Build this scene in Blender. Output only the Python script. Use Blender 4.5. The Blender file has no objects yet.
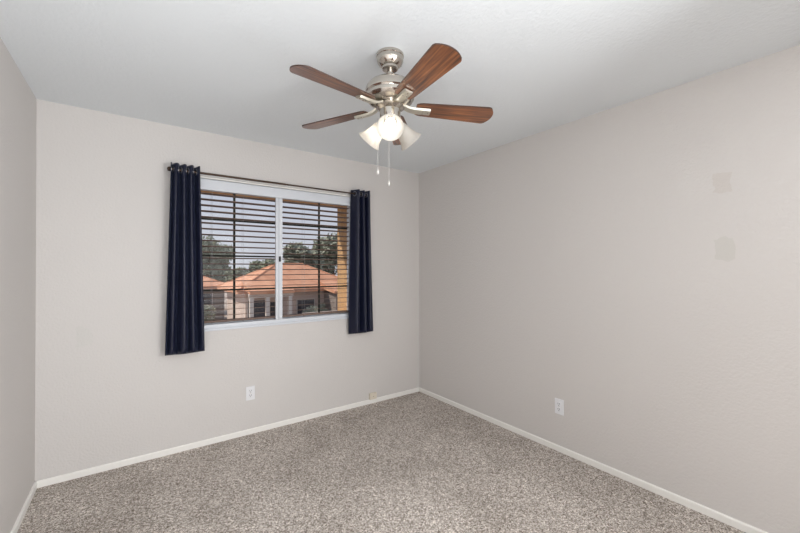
import bpy, bmesh, math, random
from mathutils import Vector, Matrix
random.seed(7)
PI = math.pi
D = bpy.data
SC = bpy.context.scene
COL = SC.collection

# ------------------------------------------------------------------ camera
W, H, YF = 3.085, 2.44, -4.90          # room: width, height, front wall (behind camera)
cam_d = D.cameras.new('camera'); cam = D.objects.new('camera', cam_d); COL.objects.link(cam)
cam_d.sensor_fit = 'HORIZONTAL'; cam_d.sensor_width = 36.0
cam_d.lens = 365.13 * 36.0 / 800.0
cam_d.clip_start = 0.02; cam_d.clip_end = 500
yaw, pit, rol = 0.6258, 0.0062, -0.0014
Fv = Vector((math.sin(yaw)*math.cos(pit), math.cos(yaw)*math.cos(pit), math.sin(pit)))
R0 = Vector((math.cos(yaw), -math.sin(yaw), 0)); U0 = R0.cross(Fv)
Rv = R0*math.cos(rol) + U0*math.sin(rol); Uv = -R0*math.sin(rol) + U0*math.cos(rol)
M = Matrix((Rv, Uv, -Fv)).transposed().to_4x4()
M.translation = Vector((0.5103, -3.1963, 1.3686))
cam.matrix_world = M
SC.camera = cam

# ------------------------------------------------------------------ world, sun, area lights, exposure
SC.view_settings.view_transform = 'Standard'
SC.view_settings.look = 'None'
SC.view_settings.gamma = 1.0
SC.view_settings.exposure = 0.0
SC.view_settings.use_curve_mapping = False
world = D.worlds.new('sky'); SC.world = world; world.use_nodes = True
wn = world.node_tree; wn.nodes.clear()
wo = wn.nodes.new('ShaderNodeOutputWorld'); wb = wn.nodes.new('ShaderNodeBackground')
tc = wn.nodes.new('ShaderNodeTexCoord'); sx = wn.nodes.new('ShaderNodeSeparateXYZ'); cr = wn.nodes.new('ShaderNodeValToRGB')
wn.links.new(tc.outputs['Generated'], sx.inputs[0]); wn.links.new(sx.outputs[2], cr.inputs[0])
cr.color_ramp.elements[0].position = 0.0; cr.color_ramp.elements[0].color = (0.60, 0.62, 0.68, 1)
cr.color_ramp.elements[1].position = 0.6; cr.color_ramp.elements[1].color = (0.42, 0.50, 0.68, 1)
wn.links.new(cr.outputs[0], wb.inputs[0]); wb.inputs[1].default_value = 1.2
wn.links.new(wb.outputs[0], wo.inputs[0])

def light(name, kind, loc, target, energy, color, **kw):
    l = D.lights.new(name, kind); o = D.objects.new(name, l); COL.objects.link(o)
    o.location = loc
    o.rotation_euler = (Vector(target) - Vector(loc)).to_track_quat('-Z', 'Y').to_euler()
    l.energy = energy; l.color = color
    for k, v in kw.items(): setattr(l, k, v)
    return o
light('sun', 'SUN', (0, 0, 20), Vector((0, 0, 20)) + Vector((0.80, -0.42, -0.95)), 4.2, (1.0, 0.91, 0.80), angle=0.01)
# the photographer's flash bounced off the ceiling, plus two added unseen fills, behind the camera and overhead, to even the walls
light('bounced_flash', 'AREA', (0.60, -3.50, 1.30), (0.18, -1.80, 2.44), 18, (0.88, 0.95, 1.0), shape='DISK', size=.8)
light('added_fill_behind', 'AREA', (1.75, -4.0, 1.2), (0.0, -3.05, 1.15), 68, (0.985, 0.99, 1.0), shape='RECTANGLE', size=1.6, size_y=1.7)
light('added_fill_overhead', 'AREA', (1.54, -3.9, 2.4), (1.40, -3.2, 0.0), 34, (0.97, 0.985, 1.0), shape='RECTANGLE', size=2.4, size_y=.8)

# ------------------------------------------------------------------ materials
def nodemat(name):
    m = D.materials.new(name); m.use_nodes = True
    nt = m.node_tree; b = nt.nodes['Principled BSDF']
    return m, nt, b
def mat(name, col, rough=0.6, metal=0.0, bump=None, **kw):
    m, nt, b = nodemat(name)
    b.inputs['Base Color'].default_value = (*col, 1); b.inputs['Roughness'].default_value = rough
    b.inputs['Metallic'].default_value = metal
    for k, v in kw.items(): b.inputs[k].default_value = v
    # a faint procedural variation on every material
    t = nt.nodes.new('ShaderNodeTexCoord'); n = nt.nodes.new('ShaderNodeTexNoise')
    nt.links.new(t.outputs['Object'], n.inputs['Vector'])
    sc, st, dist = bump if bump else (60, 0.03, 0.001)
    n.inputs['Scale'].default_value = sc; n.inputs['Detail'].default_value = 3
    bp = nt.nodes.new('ShaderNodeBump'); bp.inputs['Strength'].default_value = st; bp.inputs['Distance'].default_value = dist
    nt.links.new(n.outputs['Fac'], bp.inputs['Height']); nt.links.new(bp.outputs[0], b.inputs['Normal'])
    return m
def ramp(nt, stops):
    r = nt.nodes.new('ShaderNodeValToRGB'); e = r.color_ramp.elements
    e[0].position, e[0].color = stops[0][0], (*stops[0][1], 1)
    e[1].position, e[1].color = stops[1][0], (*stops[1][1], 1)
    for p, c in stops[2:]:
        x = e.new(p); x.color = (*c, 1)
    return r
WALLC = (0.637, 0.607, 0.585)
m_wall = mat('wall_paint', WALLC, 0.62, bump=(75, 0.55, 0.004))
m_ceil = mat('ceiling_paint', (0.79, 0.825, 0.85), 0.8, bump=(60, 0.45, 0.005))
m_trim = mat('trim_paint', (0.86, 0.84, 0.80), 0.4)
m_vinyl = mat('white_vinyl', (0.66, 0.68, 0.72), 0.35)
m_slat = mat('backlit_dark_slat', (0.21, 0.15, 0.125), 0.9, **{'Specular IOR Level': .1})  # white slats, their backlit shade painted in as dark brown
m_bronze = mat('dark_bronze', (0.035, 0.035, 0.03), 0.85, **{'Specular IOR Level': .15})
m_nickel = mat('brushed_nickel', (0.54, 0.50, 0.45), 0.17, 1.0, bump=(200, 0.04, 0.001))
m_grommet = mat('grommet_metal', (0.30, 0.30, 0.32), 0.35, 0.9)
m_dark = mat('black_plastic', (0.012, 0.012, 0.014), 0.45)
m_rod = mat('bronze_rod', (0.07, 0.043, 0.03), 0.45, 0.6)
m_plate = mat('white_plastic', (0.80, 0.80, 0.82), 0.35)
m_hole = mat('grey_slot', (0.10, 0.10, 0.11), 0.6)
m_beige = mat('beige_plastic', (0.74, 0.67, 0.56), 0.45)
m_arm = mat('satin_nickel', (0.64, 0.61, 0.53), 0.36, 0.85)
m_chain = mat('chain_white', (0.52, 0.50, 0.48), 0.35, 0.2)
m_cord = mat('ladder_cord', (0.30, 0.29, 0.30), 0.8)

# right wall: same paint with two touch-up patches of a slightly different mix
def patch_wall(name, axis, patches, nscale=0.06):
    m, nt, b = nodemat(name)
    b.inputs['Roughness'].default_value = 0.62
    geo = nt.nodes.new('ShaderNodeNewGeometry'); nz = nt.nodes.new('ShaderNodeTexNoise'); nz.inputs['Scale'].default_value = 14
    nt.links.new(geo.outputs['Position'], nz.inputs['Vector'])
    sub = nt.nodes.new('ShaderNodeVectorMath'); sub.operation = 'SUBTRACT'; sub.inputs[1].default_value = (.5, .5, .5)
    nt.links.new(nz.outputs['Color'], sub.inputs[0])
    scl = nt.nodes.new('ShaderNodeVectorMath'); scl.operation = 'SCALE'; scl.inputs['Scale'].default_value = nscale
    nt.links.new(sub.outputs[0], scl.inputs[0])
    add = nt.nodes.new('ShaderNodeVectorMath'); add.operation = 'ADD'
    nt.links.new(geo.outputs['Position'], add.inputs[0]); nt.links.new(scl.outputs[0], add.inputs[1])
    sep = nt.nodes.new('ShaderNodeSeparateXYZ'); nt.links.new(add.outputs[0], sep.inputs[0])
    def mth(op, a, bb, c=None):
        n = nt.nodes.new('ShaderNodeMath'); n.operation = op
        for i, v in enumerate((a, bb, c)):
            if v is None: continue
            if isinstance(v, (int, float)): n.inputs[i].default_value = v
            else: nt.links.new(v, n.inputs[i])
        return n.outputs[0]
    prev = None
    for (y, z, hy, hz, col) in patches:
        a = mth('COMPARE', sep.outputs[axis], y, hy); c = mth('COMPARE', sep.outputs[2], z, hz)
        f = mth('MULTIPLY', a, c)
        mx = nt.nodes.new('ShaderNodeMixRGB'); nt.links.new(f, mx.inputs[0])
        if prev is None: mx.inputs[1].default_value = (*WALLC, 1)
        else: nt.links.new(prev, mx.inputs[1])
        mx.inputs[2].default_value = (*col, 1); prev = mx.outputs[0]
    nt.links.new(prev, b.inputs['Base Color'])
    n = nt.nodes.new('ShaderNodeTexNoise'); n.inputs['Scale'].default_value = 75; n.inputs['Detail'].default_value = 3
    nt.links.new(geo.outputs['Position'], n.inputs['Vector'])
    bp = nt.nodes.new('ShaderNodeBump'); bp.inputs['Strength'].default_value = 0.55; bp.inputs['Distance'].default_value = 0.004
    nt.links.new(n.outputs['Fac'], bp.inputs['Height']); nt.links.new(bp.outputs[0], b.inputs['Normal'])
    return m
m_wallp = patch_wall('wall_paint_patched', 1, ((-2.622, 1.833, .038, .055, (0.605, 0.565, 0.535)), (-2.622, 1.470, .043, .055, (0.595, 0.572, 0.54))))
m_walls = patch_wall('wall_paint_smudged', 0, ((.226, .919, .04, .055, (0.622, 0.599, 0.572)),), .12)

def carpet_mat():
    m, nt, b = nodemat('carpet')
    b.inputs['Roughness'].default_value = 1.0; b.inputs['Specular IOR Level'].default_value = 0.05
    t = nt.nodes.new('ShaderNodeTexCoord')
    v = nt.nodes.new('ShaderNodeTexVoronoi'); v.inputs['Scale'].default_value = 200
    v2 = nt.nodes.new('ShaderNodeTexVoronoi'); v2.inputs['Scale'].default_value = 100
    n2 = nt.nodes.new('ShaderNodeTexNoise'); n2.inputs['Scale'].default_value = 2.2; n2.inputs['Detail'].default_value = 3; n2.inputs['Distortion'].default_value = .8
    for n in (v, v2, n2): nt.links.new(t.outputs['Object'], n.inputs['Vector'])
    s1 = nt.nodes.new('ShaderNodeSeparateColor'); nt.links.new(v.outputs['Color'], s1.inputs[0])
    s2 = nt.nodes.new('ShaderNodeSeparateColor'); nt.links.new(v2.outputs['Color'], s2.inputs[0])
    mm = nt.nodes.new('ShaderNodeMix'); mm.data_type = 'FLOAT'; mm.inputs[0].default_value = .25
    nt.links.new(s1.outputs[0], mm.inputs[2]); nt.links.new(s2.outputs[0], mm.inputs[3])
    r = ramp(nt, [(0.12, (0.155, 0.125, 0.10)), (0.88, (0.82, 0.76, 0.70)), (0.35, (0.34, 0.295, 0.26)), (0.62, (0.50, 0.45, 0.41))])
    nt.links.new(mm.outputs[0], r.inputs[0])
    r2 = ramp(nt, [(0.35, (0.92, 0.91, 0.90)), (0.65, (1.13, 1.13, 1.13))]); nt.links.new(n2.outputs['Fac'], r2.inputs[0])
    mx = nt.nodes.new('ShaderNodeMixRGB'); mx.blend_type = 'MULTIPLY'; mx.inputs[0].default_value = 1
    nt.links.new(r.outputs[0], mx.inputs[1]); nt.links.new(r2.outputs[0], mx.inputs[2]); nt.links.new(mx.outputs[0], b.inputs['Base Color'])
    bp = nt.nodes.new('ShaderNodeBump'); bp.inputs['Strength'].default_value = .35; bp.inputs['Distance'].default_value = .004
    nt.links.new(mm.outputs[0], bp.inputs['Height']); nt.links.new(bp.outputs[0], b.inputs['Normal'])
    return m
m_carpet = carpet_mat()

def wood_mat():
    m, nt, b = nodemat('walnut_blade')
    b.inputs['Roughness'].default_value = .36; b.inputs['Coat Weight'].default_value = 1.0; b.inputs['Coat Roughness'].default_value = .22; b.inputs['Coat IOR'].default_value = 1.5
    t = nt.nodes.new('ShaderNodeTexCoord'); mp = nt.nodes.new('ShaderNodeMapping'); mp.inputs['Scale'].default_value = (2.5, 45, 10)
    nt.links.new(t.outputs['Object'], mp.inputs[0])
    n = nt.nodes.new('ShaderNodeTexNoise'); n.inputs['Scale'].default_value = 1.6; n.inputs['Detail'].default_value = 5; n.inputs['Distortion'].default_value = .4
    nt.links.new(mp.outputs[0], n.inputs['Vector'])
    r = ramp(nt, [(0.32, (0.04, 0.012, 0.005)), (0.72, (0.36, 0.13, 0.038)), (0.5, (0.165, 0.052, 0.015))])
    nt.links.new(n.outputs['Fac'], r.inputs[0]); nt.links.new(r.outputs[0], b.inputs['Base Color'])
    return m
m_wood = wood_mat()
m_woodedge = mat('dark_edge', (0.05, 0.02, 0.012), .5)

def cloth_mat():
    m, nt, b = nodemat('navy_satin')
    b.inputs['Base Color'].default_value = (0.007, 0.009, 0.026, 1); b.inputs['Roughness'].default_value = .42
    b.inputs['Sheen Weight'].default_value = .10; b.inputs['Sheen Roughness'].default_value = .4; b.inputs['Sheen Tint'].default_value = (.5, .6, 1, 1)
    b.inputs['Specular IOR Level'].default_value = .35
    t = nt.nodes.new('ShaderNodeTexCoord'); w = nt.nodes.new('ShaderNodeTexNoise'); w.inputs['Scale'].default_value = 400
    nt.links.new(t.outputs['Object'], w.inputs['Vector'])
    bp = nt.nodes.new('ShaderNodeBump'); bp.inputs['Strength'].default_value = .1; bp.inputs['Distance'].default_value = .001
    nt.links.new(w.outputs['Fac'], bp.inputs['Height']); nt.links.new(bp.outputs[0], b.inputs['Normal'])
    return m
m_cloth = cloth_mat()

def glass_mat():
    m = D.materials.new('window_glass'); m.use_nodes = True; nt = m.node_tree; nt.nodes.clear()
    o = nt.nodes.new('ShaderNodeOutputMaterial'); mix = nt.nodes.new('ShaderNodeMixShader')
    tr = nt.nodes.new('ShaderNodeBsdfTransparent'); tr.inputs[0].default_value = (.90, .90, .90, 1)
    gl = nt.nodes.new('ShaderNodeBsdfGlossy'); gl.inputs['Roughness'].default_value = .13
    fr = nt.nodes.new('ShaderNodeFresnel'); fr.inputs[0].default_value = 1.17
    nt.links.new(fr.outputs[0], mix.inputs[0]); nt.links.new(tr.outputs[0], mix.inputs[1]); nt.links.new(gl.outputs[0], mix.inputs[2])
    nt.links.new(mix.outputs[0], o.inputs[0]); return m
m_glass = glass_mat()

def shade_mat():
    m = D.materials.new('frosted_glass'); m.use_nodes = True; nt = m.node_tree; nt.nodes.clear()
    o = nt.nodes.new('ShaderNodeOutputMaterial'); a = nt.nodes.new('ShaderNodeAddShader')
    tl = nt.nodes.new('ShaderNodeBsdfTranslucent'); tl.inputs[0].default_value = (.58, .555, .52, 1)
    df = nt.nodes.new('ShaderNodeBsdfDiffuse'); df.inputs[0].default_value = (.22, .218, .21, 1)
    gl = nt.nodes.new('ShaderNodeBsdfGlossy'); gl.inputs['Roughness'].default_value = .3
    mix = nt.nodes.new('ShaderNodeMixShader'); mix.inputs[0].default_value = .05
    nt.links.new(tl.outputs[0], a.inputs[0]); nt.links.new(df.outputs[0], a.inputs[1])
    nt.links.new(a.outputs[0], mix.inputs[1]); nt.links.new(gl.outputs[0], mix.inputs[2]); nt.links.new(mix.outputs[0], o.inputs[0])
    return m
m_shade = shade_mat()
def emit_mat(name, col, s):
    m, nt, b = nodemat(name)
    b.inputs['Base Color'].default_value = (.9, .9, .88, 1); b.inputs['Emission Color'].default_value = (*col, 1); b.inputs['Emission Strength'].default_value = s
    return m
m_bulb = emit_mat('lit_bulb', (1.0, .95, .86), 6)
m_bulb_off = mat('frosted_bulb', (.85, .85, .83), .3)

def stucco():
    m, nt, b = nodemat('tan_stucco')
    b.inputs['Roughness'].default_value = .95
    t = nt.nodes.new('ShaderNodeTexCoord'); n = nt.nodes.new('ShaderNodeTexNoise'); n.inputs['Scale'].default_value = 45; n.inputs['Detail'].default_value = 4
    nt.links.new(t.outputs['Object'], n.inputs['Vector'])
    r = ramp(nt, [(.3, (.44, .27, .13)), (.7, (.62, .40, .21))]); nt.links.new(n.outputs['Fac'], r.inputs[0]); nt.links.new(r.outputs[0], b.inputs['Base Color'])
    bp = nt.nodes.new('ShaderNodeBump'); bp.inputs['Strength'].default_value = .5; bp.inputs['Distance'].default_value = .01
    nt.links.new(n.outputs['Fac'], bp.inputs['Height']); nt.links.new(bp.outputs[0], b.inputs['Normal'])
    return m
m_stucco = stucco()
def two_tone(name, c1, c2, scale, rough=.9):
    m, nt, b = nodemat(name); b.inputs['Roughness'].default_value = rough
    t = nt.nodes.new('ShaderNodeTexCoord'); n = nt.nodes.new('ShaderNodeTexNoise'); n.inputs['Scale'].default_value = scale; n.inputs['Detail'].default_value = 4
    nt.links.new(t.outputs['Object'], n.inputs['Vector'])
    r = ramp(nt, [(.35, c1), (.65, c2)]); nt.links.new(n.outputs['Fac'], r.inputs[0]); nt.links.new(r.outputs[0], b.inputs['Base Color'])
    return m
m_tile = two_tone('roof_tile', (.55, .26, .15), (.68, .36, .22), 1.5)
m_hwall = two_tone('house_stucco', (.54, .43, .37), (.62, .51, .44), 1.2)
m_hwall2 = two_tone('house_stucco_grey', (.24, .20, .18), (.28, .24, .21), 1.2)
m_hwhite = mat('house_trim', (.62, .56, .50), .8)
m_garage = mat('garage_door_paint', (.26, .22, .20), .7)
m_hglass = mat('house_window_glass', (.06, .06, .07), .2)
m_gravel = two_tone('gravel', (.34, .27, .22), (.44, .36, .30), 3)
m_street = two_tone('asphalt', (.20, .19, .19), (.26, .25, .24), 2)
m_leafA = two_tone('leaf_green', (.20, .22, .15), (.31, .33, .22), 2)
m_leafB = two_tone('leaf_olive', (.24, .26, .20), (.37, .38, .29), 2)
m_bark = mat('bark', (.12, .09, .07), .9)

# ------------------------------------------------------------------ mesh helpers
def tmat(m, loc=(0,0,0), rot=(0,0,0)):
    from mathutils import Euler
    return Matrix.Translation(loc) @ Euler(rot).to_matrix().to_4x4()
def add_box(bm, x0, x1, y0, y1, z0, z1, bev=0, X=None):
    r = bmesh.ops.create_cube(bm, size=1)
    vs = r['verts']
    bmesh.ops.scale(bm, vec=(x1-x0, y1-y0, z1-z0), verts=vs)
    bmesh.ops.translate(bm, vec=((x0+x1)/2, (y0+y1)/2, (z0+z1)/2), verts=vs)
    if bev:
        es = list({e for v in vs for e in v.link_edges})
        rr = bmesh.ops.bevel(bm, geom=es, offset=bev, segments=2, affect='EDGES', profile=.5)
        vs = list({v for f in rr['faces'] for v in f.verts} | {v for v in vs if v.is_valid})
    if X is not None: bmesh.ops.transform(bm, matrix=X, verts=vs)
    return vs
def add_lathe(bm, prof, n=32, X=None, cap0=True, cap1=True):
    rings = []
    for r, z in prof:
        rings.append([bm.verts.new((r*math.cos(2*PI*i/n), r*math.sin(2*PI*i/n), z)) for i in range(n)])
    for a, b in zip(rings, rings[1:]):
        for i in range(n):
            j = (i+1) % n; bm.faces.new((a[i], a[j], b[j], b[i]))
    if cap0: bm.faces.new(rings[0][::-1])
    if cap1: bm.faces.new(rings[-1])
    vs = [v for r in rings for v in r]
    if X is not None: bmesh.ops.transform(bm, matrix=X, verts=vs)
    return vs
def add_tube(bm, pts, r, n=10, closed=False):
    pts = [Vector(p) for p in pts]; rings = []; N = len(pts)
    up = Vector((0, 0, 1))
    rr = r if isinstance(r, (list, tuple)) else [r]*N
    for i, p in enumerate(pts):
        a = pts[(i-1) % N] if (i > 0 or closed) else p; b = pts[(i+1) % N] if (i < N-1 or closed) else p
        t = (b-a).normalized(); s = t.cross(up)
        if s.length < 1e-3: s = t.cross(Vector((1, 0, 0)))
        s.normalize(); u = s.cross(t)
        rings.append([bm.verts.new(p + rr[i]*(s*math.cos(2*PI*k/n) + u*math.sin(2*PI*k/n))) for k in range(n)])
    L = N if closed else N-1
    for i in range(L):
        a, b = rings[i], rings[(i+1) % N]
        for k in range(n):
            j = (k+1) % n; bm.faces.new((a[k], a[j], b[j], b[k]))
    if not closed:
        bm.faces.new(rings[0][::-1]); bm.faces.new(rings[-1])
    return [v for r_ in rings for v in r_]
def add_prism(bm, poly, ax, a, b):
    """extrude a polygon of (u,v) along axis ax from a to b"""
    def P(u, v, w): return {0: (w, u, v), 1: (u, w, v), 2: (u, v, w)}[ax]
    A = [bm.verts.new(P(u, v, a)) for u, v in poly]; B = [bm.verts.new(P(u, v, b)) for u, v in poly]
    bm.faces.new(A); bm.faces.new(B[::-1])
    for i in range(len(poly)):
        j = (i+1) % len(poly); bm.faces.new((A[i], B[i], B[j], A[j]))
    return A + B
def obj(name, bm, m, parent=None, smooth=False, angle=None):
    bmesh.ops.recalc_face_normals(bm, faces=bm.faces)
    me = D.meshes.new(name); bm.to_mesh(me); bm.free()
    o = D.objects.new(name, me); COL.objects.link(o)
    if m is not None: me.materials.append(m)
    if smooth:
        for p in me.polygons: p.use_smooth = True
        try: me.set_sharp_from_angle(angle=math.radians(angle or 35))
        except Exception: pass
    if parent is not None: o.parent = parent
    return o
def box(name, x0, x1, y0, y1, z0, z1, m, parent=None, bev=0):
    bm = bmesh.new(); add_box(bm, x0, x1, y0, y1, z0, z1, bev)
    return obj(name, bm, m, parent)
def struct(o): o['kind'] = 'structure'; return o
def tag(o, label, cat, group=None):
    o['label'] = label; o['category'] = cat
    if group: o['group'] = group
    return o
def thing(name, label, cat, loc=(0,0,0), rotz=0, group=None):
    o = D.objects.new(name, None); o.empty_display_size = .1; COL.objects.link(o)
    o.location = loc; o.rotation_euler = (0, 0, rotz)
    return tag(o, label, cat, group)
def dup(root, loc=None, rotz=None, label=None):
    r = root.copy(); COL.objects.link(r)
    if loc is not None: r.location = loc
    if rotz is not None: r.rotation_euler = (0, 0, rotz)
    if label: r['label'] = label
    for ch in list(root.children):
        c = ch.copy(); COL.objects.link(c); c.parent = r
        for g in ch.children:
            d = g.copy(); COL.objects.link(d); d.parent = c
    return r

# ------------------------------------------------------------------ room shell
WX0, WX1, WZ0, WZ1 = 0.83, 2.27, 0.885, 2.078      # window opening
T = 0.14
struct(box('floor', 0, W, YF, 0, -.12, 0, m_carpet))
struct(box('ceiling', -.12, W+.12, YF-.12, T, H, H+.12, m_ceil))
struct(box('wall_left', -.12, 0, YF, 0, -.12, H, m_wall))
struct(box('wall_right', W, W+.12, YF, 0, -.12, H, m_wallp))
struct(box('wall_front', -.12, W+.12, YF-.12, YF, -.12, H, m_wall))
bm = bmesh.new()
xs = [-.12, WX0, WX1, W+.12]; zs = [-.12, WZ0, WZ1, H]
for i in range(3):
    for j in range(3):
        if i == 1 and j == 1: continue
        add_box(bm, xs[i], xs[i+1], 0, T, zs[j], zs[j+1])
bmesh.ops.remove_doubles(bm, verts=bm.verts, dist=1e-5)
seen = {}
for f in list(bm.faces):
    k = tuple(round(c, 4) for c in f.calc_center_median()); seen.setdefault(k, []).append(f)
dead = [f for fs in seen.values() if len(fs) > 1 for f in fs]
bmesh.ops.delete(bm, geom=dead, context='FACES_ONLY')
struct(obj('wall_back', bm, m_walls))

def baseboard(name, ax, a, b, at, sgn):
    h, t = .042, .012
    pr = [(0, 0), (sgn*t, 0), (sgn*t, h-.006), (sgn*(t-.004), h), (0, h)]
    bm = bmesh.new()
    poly = [(at+u, v) for u, v in pr]
    add_prism(bm, poly, ax, a, b)
    return struct(obj(name, bm, m_trim))
baseboard('baseboard_back', 0, 0, W, 0, -1)
baseboard('baseboard_left', 1, YF, 0, 0, 1)
baseboard('baseboard_right', 1, YF, 0, W, -1)

# door in the wall behind the camera
dr = struct(thing('door_1', '', ''))
for k in ('label', 'category'): del dr[k]
box('door_panel', 1.95, 2.75, YF+.002, YF+.03, 0.01, 2.03, m_trim, dr)
bm = bmesh.new()
add_box(bm, 1.88, 1.95, YF, YF+.02, 0, 2.1); add_box(bm, 2.75, 2.82, YF, YF+.02, 0, 2.1); add_box(bm, 1.95, 2.75, YF, YF+.02, 2.03, 2.1)
obj('door_casing', bm, m_trim, dr)
bm = bmesh.new(); add_lathe(bm, [(.025, 0), (.025, .008), (.01, .012), (.01, .035), (.026, .045), (.026, .06), (.012, .068)], 20, Matrix.Translation((2.02, YF+.03, .95)) @ Matrix.Rotation(-PI/2, 4, 'X'))
obj('door_handle', bm, m_nickel, dr, True)

# ------------------------------------------------------------------ window
win = struct(D.objects.new('window_1', None)); COL.objects.link(win)
bm = bmesh.new()
add_box(bm, WX0, WX0+.035, 0.0, .11, WZ0+.048, WZ1, .002)
add_box(bm, WX1-.035, WX1, 0.0, .11, WZ0+.048, WZ1, .002)
add_box(bm, WX0+.035, WX1-.035, 0.0, .11, WZ1-.04, WZ1, .002)
obj('window_frame', bm, m_vinyl, win)
bm = bmesh.new()
add_box(bm, WX0-.01, WX1+.01, -.012, -.0005, WZ0-.002, WZ0+.014, .002)
add_box(bm, WX0, WX1, .0, .11, WZ0, WZ0+.012)
add_box(bm, WX0, WX1, .006, .022, WZ0+.012, WZ0+.045, .002)
add_box(bm, WX0, WX1, .085, .11, WZ0+.012, WZ0+.048, .002)
obj('window_sill', bm, m_vinyl, win)
bm = bmesh.new()
MX = 1.5225
add_box(bm, MX-.029, MX-.004, 0.004, .026, WZ0+.046, WZ1-.04, .002)
add_box(bm, MX-.003, MX+.028, 0.0, .022, WZ0+.046, WZ1-.04, .002)
ml = obj('mullion', bm, m_vinyl, win)
bm = bmesh.new()
add_box(bm, MX-.007, MX+.011, -.012, 0.0, 1.432, 1.478, .003)
lt = obj('latch', bm, m_dark, ml); lt['label'] = 'black sash latch'
bm = bmesh.new(); add_box(bm, MX-.012, MX+.018, -.004, 0.0, 1.415, 1.498, .002); obj('latch_plate', bm, m_vinyl, ml)
for (a, b) in ((WX0+.035, MX), (MX, WX1-.035)):
    box('pane', a, b, .097, .101, WZ0+.03, WZ1-.03, m_glass, win)
bm = bmesh.new()
for x in (1.177, 1.933): add_box(bm, x-.0085, x+.0085, .095, .104, WZ0+.03, WZ1-.03)
for (a, b) in ((WX0+.03, MX), (MX, WX1-.03)):
    for z in (1.772, 1.477, 1.196): add_box(bm, a, b, .0955, .1035, z-.007, z+.007)
mu = obj('muntins', bm, m_bronze, win); mu['label'] = 'dark bronze grid bars'

# exterior stucco surround, deep set around the window
def surround():
    bm = bmesh.new()
    ys0, ys1 = T, .46
    a0, a1, b0, b1 = .79, 2.305, .86, 2.055
    add_box(bm, a1, 3.4, ys0, ys1, -3.0, 3.2)
    add_box(bm, -.4, a0, ys0, ys1, -3.0, 3.2)
    add_box(bm, a0, a1, ys0, .56, b1, 3.2)
    # sloping sill
    v = add_prism(bm, [(ys0, -3.0), (ys1, -3.0), (ys1, b0+.02), (ys0, b0+.055)], 0, a0, a1)
    return struct(obj('trim_1', bm, m_stucco))
surround()

# ------------------------------------------------------------------ blind
bl = thing('window_blind', 'horizontal slat blind with white valance and open slats painted dark as backlit in the window', 'blind', (0, 0, 0))
bm = bmesh.new()
add_box(bm, WX0+.003, WX1-.003, -.020, -.008, 1.985, 2.066, .003)
add_box(bm, WX0+.003, WX0+.012, -.008, -.001, 1.985, 2.066); add_box(bm, WX1-.012, WX1-.003, -.008, -.001, 1.985, 2.066)
vl = obj('valance', bm, m_vinyl, bl); vl['label'] = 'plain white valance board'
bm = bmesh.new(); add_box(bm, WX0-.012, WX1+.012, -.024, -.0005, 2.073, 2.083, .002)
struct(obj('trim_2', bm, m_trim))
bm = bmesh.new(); add_box(bm, WX0+.04, WX1-.04, .034, .082, 1.995, 2.03)
obj('headrail', bm, m_vinyl, bl)
bm = bmesh.new()
z = 1.968
while z > 0.96:
    # slightly crowned slat
    n = 5; half = .0265; top = []; bot = []
    for i in range(n):
        u = -1 + 2*i/(n-1); yy = .057 + u*half; zz = z + .001*(1-u*u) - u*half*.10
        top.append((yy, zz+.0016)); bot.append((yy, zz-.0016))
    add_prism(bm, top + bot[::-1], 0, WX0+.045, WX1-.045)
    z -= .0465
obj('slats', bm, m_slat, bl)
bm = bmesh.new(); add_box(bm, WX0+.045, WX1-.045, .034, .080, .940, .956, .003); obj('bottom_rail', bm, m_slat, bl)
for x in (1.00, 1.235, 1.76, 2.12):
    bm = bmesh.new()
    for yy in (.0295, .0850): add_tube(bm, [(x, yy, .945), (x, yy, 1.99)], .0009, 5)
    add_box(bm, x-.004, x+.004, .0295, .0850, .936, .940)
    obj('ladder_cord', bm, m_cord, bl)

# ------------------------------------------------------------------ curtain rod and curtains
RY, RZ = -.085, 2.094
rod = thing('curtain_rod', 'thin bronze curtain rod with ball finials above the window', 'curtain rod', (0, 0, 0))
bm = bmesh.new(); add_tube(bm, [(.722, RY, RZ), (1.55, RY, RZ)], .0085, 12); add_tube(bm, [(1.5, RY, RZ), (2.352, RY, RZ)], .007, 12)
obj('rod', bm, m_rod, rod, True)
for sx_, x in ((-1, .724), (1, 2.350)):
    bm = bmesh.new(); add_lathe(bm, [(.007, 0), (.010, .002), (.010, .006), (.006, .008), (.014, .013), (.018, .021), (.014, .030), (.004, .035)], 18,
        Matrix.Translation((x, RY, RZ)) @ Matrix.Rotation(sx_*PI/2, 4, 'Y'))
    obj('finial', bm, m_rod, rod, True)
for x in (.735, 2.335):
    bm = bmesh.new()
    add_box(bm, x-.010, x+.010, -.004, 0, RZ-.03, RZ+.03, .001)
    add_tube(bm, [(x, -.002, RZ-.012), (x, RY, RZ-.012)], .004, 8)
    add_tube(bm, [(x, RY + .011*math.cos(a), RZ + .011*math.sin(a)) for a in [PI*.9+k*PI*1.2/8 for k in range(9)]], .003, 6)
    obj('bracket', bm, m_rod, rod, True)

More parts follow.
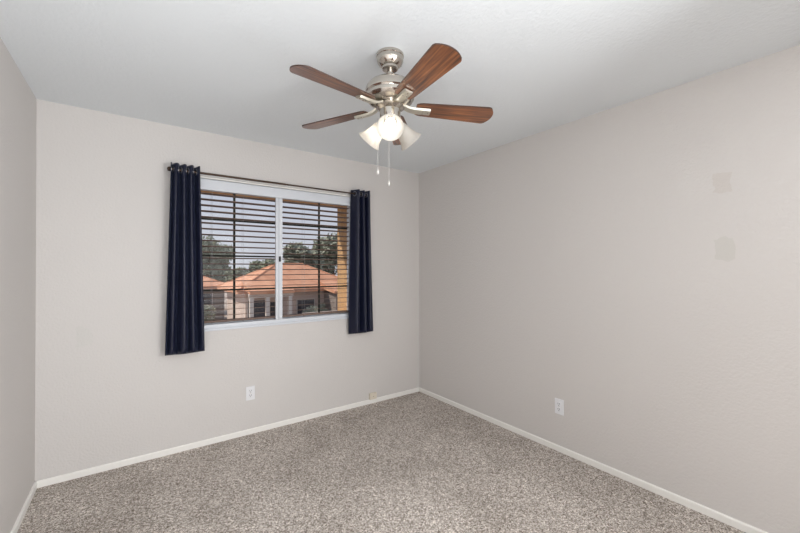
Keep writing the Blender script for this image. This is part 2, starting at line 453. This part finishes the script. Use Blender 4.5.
def curtain(name, label, x0t, x1t, x0b, x1b, zt, zb, folds, phase, amp, rings, warp=0):
    c = thing(name, label, 'curtain', ((x0t+x1t)/2, RY, zb), 0, 'curtain panels')
    ox, oy, oz = (x0t+x1t)/2, RY, zb
    nu, nv = folds*16, 34
    bm = bmesh.new(); g = []
    rnd = random.Random(folds*3+1)
    offs = [rnd.uniform(-.35, .35) for _ in range(folds*2+2)]
    for j in range(nv+1):
        v = j/nv; z = zb + (zt-zb)*v
        row = []
        for i in range(nu+1):
            u = i/nu
            
            uw = u + warp*math.sin(PI*u)*(1-u) + .012*math.sin(11*u)
            ph = 2*PI*folds*uw + phase + .55*math.sin(2.2*v + folds*u*1.7)*(1-v)
            k = offs[int(u*folds*2) % len(offs)]
            a = amp*(1 - .25*(1-v)*(.5+k)) * (1 + .15*math.sin(5*u+2*v))
            y = a*math.sin(ph) + .010*math.sin(7*u+1)*(1-v)
            xa = x0b + (x1b-x0b)*u; xb = x0t + (x1t-x0t)*u
            x = xa*(1-v) + xb*v + .006*math.cos(ph*1.0)*(1) 
            # fabric edges scallop slightly at the hem and heading
            zz = z + (.006*(1-math.sin(ph)) if j == 0 else 0) + (.004*math.cos(ph) if j == nv else 0)
            row.append(bm.verts.new((x-ox, min(y, -RY-.012), zz-oz)))
        g.append(row)
    for j in range(nv):
        for i in range(nu): bm.faces.new((g[j][i], g[j][i+1], g[j+1][i+1], g[j+1][i]))
    f = obj('fabric', bm, m_cloth, c, True, 80)
    s = f.modifiers.new('thick', 'SOLIDIFY'); s.thickness = .0016
    # grommets where the cloth crosses the rod
    wf = lambda u: u + warp*math.sin(PI*u)*(1-u) + .012*math.sin(11*u)
    us = []; N_ = 2000
    for q in range(N_):
        a_, b_ = (math.sin(2*PI*folds*wf(t/N_) + phase + .35*math.sin(3 + folds*t/N_*2)*0) for t in (q, q+1))
        if a_*b_ <= 0 and .02 < q/N_ < .98: us.append((q+.5)/N_)
    for u in us:
        x = x0t + (x1t-x0t)*u
        ph = 2*PI*folds*wf(u) + phase
        dydx = amp*math.cos(ph)*2*PI*folds/(x1t-x0t)
        ang = math.atan(dydx)
        bm = bmesh.new()
        pts = [(.021*math.cos(t), 0, .021*math.sin(t)) for t in [2*PI*k/20 for k in range(20)]]
        add_tube(bm, pts, .0035, 8, closed=True)
        go = obj('grommet', bm, m_grommet, c, True)
        go.location = (x-ox + .006*math.cos(ph), 0, RZ-oz); go.rotation_euler = (0, 0, ang)
    return c
curtain('curtain', 'navy curtain panel hanging left of the window', .707, .893, .674, .928, 2.136, .740, 4, -1.0, .032, [0.06 + k*.125 for k in range(8)], .04)
curtain('curtain', 'navy curtain panel hanging right of the window', 2.192, 2.388, 2.165, 2.432, 2.136, .738, 3, .9, .036, [0.08 + k*.165 for k in range(6)], -.16)

# ------------------------------------------------------------------ ceiling fan
FX, FY = 1.538, -1.692
fan = thing('ceiling_fan', 'brushed nickel ceiling fan with five walnut blades and three frosted lamps', 'ceiling fan', (FX, FY, H))
def fz(z): return z - H
bm = bmesh.new()
add_lathe(bm, [(.066, 0), (.069, -.003), (.069, -.014), (.066, -.017), (.067, -.020), (.066, -.034), (.060, -.048), (.049, -.060), (.041, -.065), (.040, -.074), (.034, -.078), (.018, -.079)], 40)
obj('canopy', bm, m_nickel, fan, True, 25)
bm = bmesh.new(); add_lathe(bm, [(.0135, -.070), (.0135, -.125)], 20); add_lathe(bm, [(.020, -.112), (.022, -.118), (.022, -.132)], 24)
obj('downrod', bm, m_nickel, fan, True)
bm = bmesh.new()
add_lathe(bm, [(.022, -.122), (.050, -.126), (.080, -.136), (.104, -.150), (.118, -.166), (.123, -.180), (.123, -.196), (.119, -.200), (.117, -.204), (.121, -.208),
               (.121, -.222), (.112, -.236), (.095, -.248), (.070, -.254)], 56)
obj('motor_housing', bm, m_nickel, fan, True, 25)
bm = bmesh.new()
add_lathe(bm, [(.060, -.250), (.070, -.256), (.072, -.268), (.060, -.276), (.052, -.280), (.052, -.322), (.048, -.330), (.056, -.334), (.056, -.346), (.040, -.356), (.018, -.362), (.012, -.374), (.004, -.378)], 40)
obj('switch_housing', bm, m_nickel, fan, True, 25)

def blade_mesh():
    bm = bmesh.new()
    r0, r1 = .130, .539; n = 22; up = []; lo = []
    # outline: tapering planform, rounded root, arched tip
    for i in range(n+1):
        s = i/n; r = r0 + (r1-.045-r0)*s
        h = .047 + .019*s
        if s < .08: h -= .010*(1-s/.08)**2
        up.append((r, h)); lo.append((r, -h))
    tip = []
    for t in (1.0, .985, .95, .88, .75, .6, .45, .3, .15, 0, -.15, -.3, -.45, -.6, -.75, -.88, -.95, -.985, -1.0):
        at_ = abs(t)
        corner = .010*max(0, (at_-.88)/.12)**3
        tip.append((r1 - .030*at_**2.2 - corner, .0665*t*(1 if at_ < .99 else .995)))
    poly = up + tip + lo[::-1]
    A = [bm.verts.new((x, y, .003)) for x, y in poly]; B = [bm.verts.new((x, y, -.003)) for x, y in poly]
    bm.faces.new(A); bm.faces.new(B[::-1])
    for i in range(len(poly)):
        j = (i+1) % len(poly); f = bm.faces.new((A[i], B[i], B[j], A[j])); f.material_index = 1
    return bm
def arm_mesh():
    bm = bmesh.new()
    # a curved nickel arm that widens to a plate under the blade
    prof = [(.050, .017, .012), (.070, .019, .008), (.092, .020, -.002), (.118, .021, -.008), (.150, .0225, -.009), (.198, .022, -.009), (.204, .020, -.009)]
    rings = []
    for x, h, z in prof:
        rings.append([bm.verts.new((x, -h, z+.002)), bm.verts.new((x, h, z+.002)), bm.verts.new((x, h*.8, z-.008)), bm.verts.new((x, -h*.8, z-.008))])
    for a, b in zip(rings, rings[1:]):
        for k in range(4): bm.faces.new((a[k], a[(k+1)%4], b[(k+1)%4], b[k]))
    bm.faces.new(rings[0]); bm.faces.new(rings[-1][::-1])
    return bm
def screw_mesh():
    bm = bmesh.new(); add_lathe(bm, [(.004, -.0165), (.004, -.018), (.0025, -.019)], 10); return bm
pitch = -12
blade0 = arm0 = screw0 = None
for k, (deg, droop) in enumerate(((190, 1.1), (261, -.4), (334, .9), (46, 0), (118, 1.5))):
    if blade0 is None:
        arm0 = obj('blade_arm', arm_mesh(), m_arm, fan, True, 50)
        blade0 = obj('blade', blade_mesh(), m_wood, arm0); blade0.data.materials.append(m_woodedge)
        screw0 = obj('screw', screw_mesh(), m_nickel, arm0, True)
        scr = [screw0]
        a = arm0; ch = [blade0, screw0]
        for (x, y) in ((.165, .010), (.165, -.010)):
            q = screw0.copy(); COL.objects.link(q); q.location = (x, y, 0); q.parent = arm0
        screw0.location = (.192, 0, 0)
        base_children = list(arm0.children)
    else:
        a = arm0.copy(); COL.objects.link(a); a.parent = fan
        for c in base_children:
            d = c.copy(); COL.objects.link(d); d.parent = a
    # blades are balanced around the hub, each pitched about its own length
    a.location = (0, 0, fz(2.178))
    a.rotation_mode = 'QUATERNION'
    a.rotation_quaternion = (Matrix.Rotation(math.radians(deg), 3, 'Z') @ Matrix.Rotation(math.radians(droop), 3, 'Y') @ Matrix.Rotation(math.radians(pitch), 3, 'X')).to_quaternion()

LAMP_W = 0.07
# light kit: three arms, bell shades and bulbs
TILT = math.radians(42)
def shade_prof():
    return [(.018, 0), (.025, .003), (.031, .012), (.0345, .028), (.039, .050), (.0455, .073), (.053, .091), (.060, .102), (.0635, .106), (.0640, .108)]
first = True
for k, deg in enumerate((236, 356, 116)):
    a = math.radians(deg); out = Vector((math.cos(a), math.sin(a), 0))
    ax = (out*math.cos(TILT) + Vector((0, 0, -1))*math.sin(TILT)).normalized()
    rim = out*.126 + Vector((0, 0, fz(2.026)))
    neck = rim - ax*.106
    q = ax.to_track_quat('Z', 'Y').to_matrix().to_4x4()
    X = Matrix.Translation(neck) @ q
    bm = bmesh.new()
    add_tube(bm, [out*.040 + Vector((0, 0, -.342)), out*.052 + Vector((0, 0, -.338)), neck - ax*.022, neck - ax*.008], .008, 12)
    add_lathe(bm, [(.010, -.026), (.018, -.020), (.024, -.008), (.026, .004), (.024, .006)], 24, X)
    la = obj('lamp_arm', bm, m_nickel, fan, True, 40)
    bm = bmesh.new(); add_lathe(bm, shade_prof(), 40, X, False, False)
    sh = obj('lamp_shade', bm, m_shade, fan, True, 80)
    s = sh.modifiers.new('thick', 'SOLIDIFY'); s.thickness = .002
    if k == 1: sh['label'] = 'unlit frosted glass bell shade'
    bm = bmesh.new()
    add_lathe(bm, [(.017, .002), (.017, .026), (.015, .030), (.010, .031)], 24, X)
    obj('socket', bm, m_plate, fan, True, 40)
    bm = bmesh.new()
    add_lathe(bm, [(.013, .031), (.018, .037), (.0225, .045), (.0255, .055), (.0255, .064), (.022, .074), (.015, .081), (.004, .084)], 28, X)
    obj('bulb', bm, m_bulb_off if k == 1 else m_bulb, fan, True, 80)
    if k != 1:
        pl = D.lights.new('bulb_light', 'POINT'); po = D.objects.new('bulb_light', pl); COL.objects.link(po)
        po.location = Vector((FX, FY, H)) + neck + ax*.094; pl.energy = LAMP_W; pl.color = (1.0, .95, .87); pl.shadow_soft_size = .010
# pull chains
for (px_off, zt_, zb_, wide) in ((-.062, fz(2.12), 1.872, .009), (-.006, fz(2.07), 1.815, .006)):
    o_ = Vector((Rv.x, Rv.y, 0)).normalized()*px_off
    bm = bmesh.new(); add_tube(bm, [(o_.x, o_.y, zt_), (o_.x, o_.y, fz(zb_))], .0008, 6)
    pc = obj('pull_chain', bm, m_chain, fan, True)
    bm = bmesh.new(); add_lathe(bm, [(.0015, .0), (.003, -.005), (wide, -.018), (wide*.9, -.026), (.002, -.033)], 14, Matrix.Translation((o_.x, o_.y, fz(zb_))))
    obj('pull_fob', bm, m_chain, pc, True)

# ------------------------------------------------------------------ outlets and jack
def outlet(name, label, loc, rotz):
    t = thing(name, label, 'electrical outlet', loc, rotz, 'duplex wall outlets')
    bm = bmesh.new(); add_box(bm, -.035, .035, -.006, 0, -.0575, .0575, .003); obj('cover_plate', bm, m_plate, t)
    for z in (.0195, -.0195):
        bm = bmesh.new()
        add_lathe(bm, [(.0165, 0), (.0165, .003), (.015, .004)], 24, Matrix.Translation((0, -.005, z)) @ Matrix.Rotation(PI/2, 4, 'X'))
        rc = obj('receptacle', bm, m_plate, t, True, 30)
        bm = bmesh.new()
        for x in (-.0065, .0065): add_box(bm, x-.0015, x+.0015, -.0100, -.0088, z-.001, z+.009)
        add_lathe(bm, [(.003, 0), (.003, .0011)], 12, Matrix.Translation((0, -.0089, z-.008)) @ Matrix.Rotation(PI/2, 4, 'X'))
        obj('slots', bm, m_hole, rc)
    bm = bmesh.new(); add_lathe(bm, [(.003, 0), (.003, .0012), (.0015, .0018)], 12, Matrix.Translation((0, -.006, 0)) @ Matrix.Rotation(PI/2, 4, 'X'))
    obj('screw', bm, m_nickel, t, True)
outlet('wall_outlet', 'white duplex wall outlet below the window', (1.283, 0, .337), 0)
outlet('wall_outlet', 'white duplex wall outlet low on the bare right wall', (W, -1.672, .3345), -PI/2)
t = thing('phone_jack', 'small beige phone jack box just above the baseboard near the corner', 'phone jack', (2.468, 0, .064))
bm = bmesh.new(); add_box(bm, -.041, .041, -.024, 0, -.022, .042, .004); obj('jack_body', bm, m_beige, t)
bm = bmesh.new(); add_lathe(bm, [(.004, 0), (.004, .002), (.002, .003)], 12, Matrix.Translation((0, -.024, .008)) @ Matrix.Rotation(PI/2, 4, 'X')); obj('screw', bm, m_nickel, t, True)

# ------------------------------------------------------------------ outside: ground, houses, trees
GZ = -3.0
struct(box('ground', -60, 110, .62, 140, GZ-.3, GZ, m_gravel))
struct(box('street', -60, 110, 9.0, 16.0, GZ, GZ+.02, m_street))

def hip_roof(bm, x0, x1, y0, y1, ze, zr, over=.5):
    """hip roof with real barrel-tile courses running up each slope"""
    x0 -= over; x1 += over; y0 -= over; y1 += over
    hw = (y1-y0)/2 if (y1-y0) < (x1-x0) else (x1-x0)/2
    if (y1-y0) < (x1-x0): r0 = (x0+hw, (y0+y1)/2); r1 = (x1-hw, (y0+y1)/2)
    else: r0 = ((x0+x1)/2, y0+hw); r1 = ((x0+x1)/2, y1-hw)
    A = [bm.verts.new(c) for c in ((x0, y0, ze), (x1, y0, ze), (x1, y1, ze), (x0, y1, ze))]
    B = [bm.verts.new((x, y, ze-.22)) for x, y in ((x0, y0), (x1, y0), (x1, y1), (x0, y1))]
    P = bm.verts.new((*r0, zr)); Q = bm.verts.new((*r1, zr))
    if (y1-y0) < (x1-x0):
        bm.faces.new((A[0], A[1], Q, P)); bm.faces.new((A[1], A[2], Q)); bm.faces.new((A[2], A[3], P, Q)); bm.faces.new((A[3], A[0], P))
    else:
        bm.faces.new((A[0], A[1], P)); bm.faces.new((A[1], A[2], Q, P)); bm.faces.new((A[2], A[3], Q)); bm.faces.new((A[3], A[0], P, Q))
    for i in range(4): bm.faces.new((A[i], B[i], B[(i+1)%4], A[(i+1)%4]))
    bm.faces.new(B)
    # ridge and hip caps
    for s, e in ((A[0].co, P.co), (A[3].co, P.co), (A[1].co, Q.co), (A[2].co, Q.co), (P.co, Q.co)):
        s = s.copy(); e = e.copy()
        if (s-e).length > .1: add_tube(bm, [s, e], .07, 6)

def window_on(parent, x, y, z, w, h):
    bm = bmesh.new(); add_box(bm, x-w/2-.07, x+w/2+.07, y-.06, y, z-.07, z+h+.07); f = obj('window', bm, m_hwhite, parent)
    bm = bmesh.new(); add_box(bm, x-w/2, x+w/2, y-.08, y-.05, z, z+h); obj('pane', bm, m_hglass, f)

# main house across the street
hs = thing('house', 'tan stucco house with orange tile hip roof across the street', 'house', (0, 0, 0))
bm = bmesh.new(); add_box(bm, 6.2, 13.9, 21.6, 27.4, GZ, .0); obj('house_wall', bm, m_hwall, hs)
bm = bmesh.new(); hip_roof(bm, 6.1, 14.0, 21.5, 27.5, .02, 1.78, .5); obj('roof', bm, m_tile, hs)
bm = bmesh.new(); add_box(bm, 11.6, 14.6, 19.6, 21.58, GZ, -.28); obj('garage_wing', bm, m_hwall2, hs)
bm = bmesh.new()
add_prism(bm, [(19.2, -.30), (19.2, -.12), (21.6, .45), (21.6, .0)], 0, 11.3, 14.9); obj('garage_roof', bm, m_tile, hs)
bm = bmesh.new(); add_box(bm, 11.9, 14.3, 19.54, 19.6, GZ, -.85)
for i in range(1, 5): add_box(bm, 11.9, 14.3, 19.52, 19.55, GZ+i*.43-.015, GZ+i*.43+.015)
obj('garage_door', bm, m_garage, hs)
bm = bmesh.new(); add_prism(bm, [(19.6, -.16), (19.6, .02), (21.8, .62), (21.8, .2)], 0, 6.0, 8.7); obj('porch_roof', bm, m_tile, hs)
for x in (6.15, 7.1, 8.5):
    bm = bmesh.new(); add_box(bm, x-.11, x+.11, 19.8, 20.02, GZ, -.38); add_box(bm, x-.18, x+.18, 19.73, 20.09, GZ, GZ+.5); obj('porch_post', bm, m_hwhite, hs)
bm = bmesh.new(); add_box(bm, 6.0, 8.7, 19.8, 20.02, -.38, -.14); obj('porch_beam', bm, m_hwhite, hs)
window_on(hs, 6.9, 21.6, -2.0, 1.1, 1.3)
bm = bmesh.new(); add_box(bm, 7.75, 8.45, 21.53, 21.6, GZ, -.85); obj('front_door', bm, m_hglass, hs)
window_on(hs, 10.2, 21.6, -1.9, 1.2, 1.1)

h3 = thing('house', 'low greyish house with a small tile roof near the left curtain', 'house', (0, 0, 0))
bm = bmesh.new(); add_box(bm, 2.6, 6.4, 29.6, 33.4, GZ, -.05); obj('house_wall', bm, m_hwall2, h3)
bm = bmesh.new(); hip_roof(bm, 2.6, 6.4, 29.6, 33.4, .0, .95, .45); obj('roof', bm, m_tile, h3)
window_on(h3, 5.0, 29.6, -2.1, .9, 1.5)

# low block wall in front of the yard between the houses
gw = box('garden_wall', 8.8, 11.2, 18.4, 18.6, GZ, -1.35, m_hwall); tag(gw, 'low tan block wall in front of the tan house', 'garden wall')

def tree(name, label, x, y, zb, zt, rad, leaf, n, seed, group='trees beyond the houses', trunk=.14, lsize=.16, cat='tree'):
    rnd = random.Random(seed)
    t = thing(name, label, cat, (x, y, zb), 0, group)
    h = zt - zb
    bm = bmesh.new()
    cz = h*.62
    pts = [(0, 0, 0), (.05*rad, 0, h*.25), (0, .04*rad, h*.5), (.05*rad, 0, h*.75)]
    add_tube(bm, pts, [trunk, trunk*.8, trunk*.6, trunk*.25], 8)
    for k in range(6):
        a = k*1.05 + rnd.random(); z0 = h*(.3+.06*k)
        add_tube(bm, [(0, 0, z0), (rad*.35*math.cos(a), rad*.35*math.sin(a), z0+h*.12), (rad*.65*math.cos(a), rad*.65*math.sin(a), z0+h*.2)], [trunk*.4, trunk*.25, trunk*.1], 6)
    obj('trunk', bm, m_bark, t)
    blobs = []
    for _ in range(14):
        a = rnd.random()*2*PI; q = rnd.random()**.6*rad*.72
        blobs.append((q*math.cos(a), q*math.sin(a), h*(.42 + .42*rnd.random()), rad*(.28+.22*rnd.random())))
    blobs.append((0, 0, cz, rad*.6))
    verts = []; faces = []
    for _ in range(n):
        b = rnd.choice(blobs)
        d = Vector((rnd.gauss(0, 1), rnd.gauss(0, 1), rnd.gauss(0, .8))).normalized()*b[3]*(.55+.5*rnd.random())
        c = Vector(b[:3]) + d
        if c.z > h: c.z = h - rnd.random()*.2
        if c.z < h*.12: c.z = h*.12
        u = Vector((rnd.gauss(0, 1), rnd.gauss(0, 1), rnd.gauss(0, 1))).normalized(); w = u.orthogonal().normalized()
        s = lsize*(.6+.8*rnd.random()); i = len(verts)
        verts += [c+u*s, c+w*s*.5, c-u*s, c-w*s*.5]; faces.append((i, i+1, i+2, i+3))
    me = D.meshes.new('foliage'); me.from_pydata(verts, [], faces); me.materials.append(leaf)
    o = D.objects.new('foliage', me); COL.objects.link(o); o.parent = t
    return t
tree('tree', 'tall dark green tree in the left pane beside the left curtain', 6.4, 38.5, GZ, 4.7, 3.0, m_leafA, 5200, 1, trunk=.25, lsize=.26)
tree('tree', 'bushy green tree between the two tile roofs', 8.0, 31.6, GZ, 1.9, 1.2, m_leafA, 3000, 3, trunk=.16, lsize=.2)
tree('tree', 'leafy treetop peeking over the left slope of the main roof', 12.3, 37.5, GZ, 2.5, 2.3, m_leafA, 3600, 2, trunk=.22, lsize=.24)
tree('tree', 'grey green tree just right of the white mullion', 17.4, 42.0, GZ, 4.9, 3.0, m_leafB, 5200, 4, trunk=.25, lsize=.28)
tree('tree', 'broad grey green tree against the tan stucco column', 25.6, 49.5, GZ, 7.2, 4.6, m_leafB, 6500, 5, trunk=.3, lsize=.36)
for (x, y, r, hgt, lb, sd) in ((4.6, 27.0, .9, 1.5, 'low shrub in front of the left house', 11), (6.9, 18.6, .6, 1.0, 'round shrub beside the porch post', 12),
                               (9.9, 20.2, .7, 1.7, 'bright shrub against the tan house wall', 13), (11.0, 20.6, .45, 1.9, 'slim shrub beside the garage corner', 14)):
    tree('shrub', lb, x, y, GZ, GZ+hgt+.3, r, m_leafB, 900, sd, 'front yard shrubs', .05, .10, 'shrub')
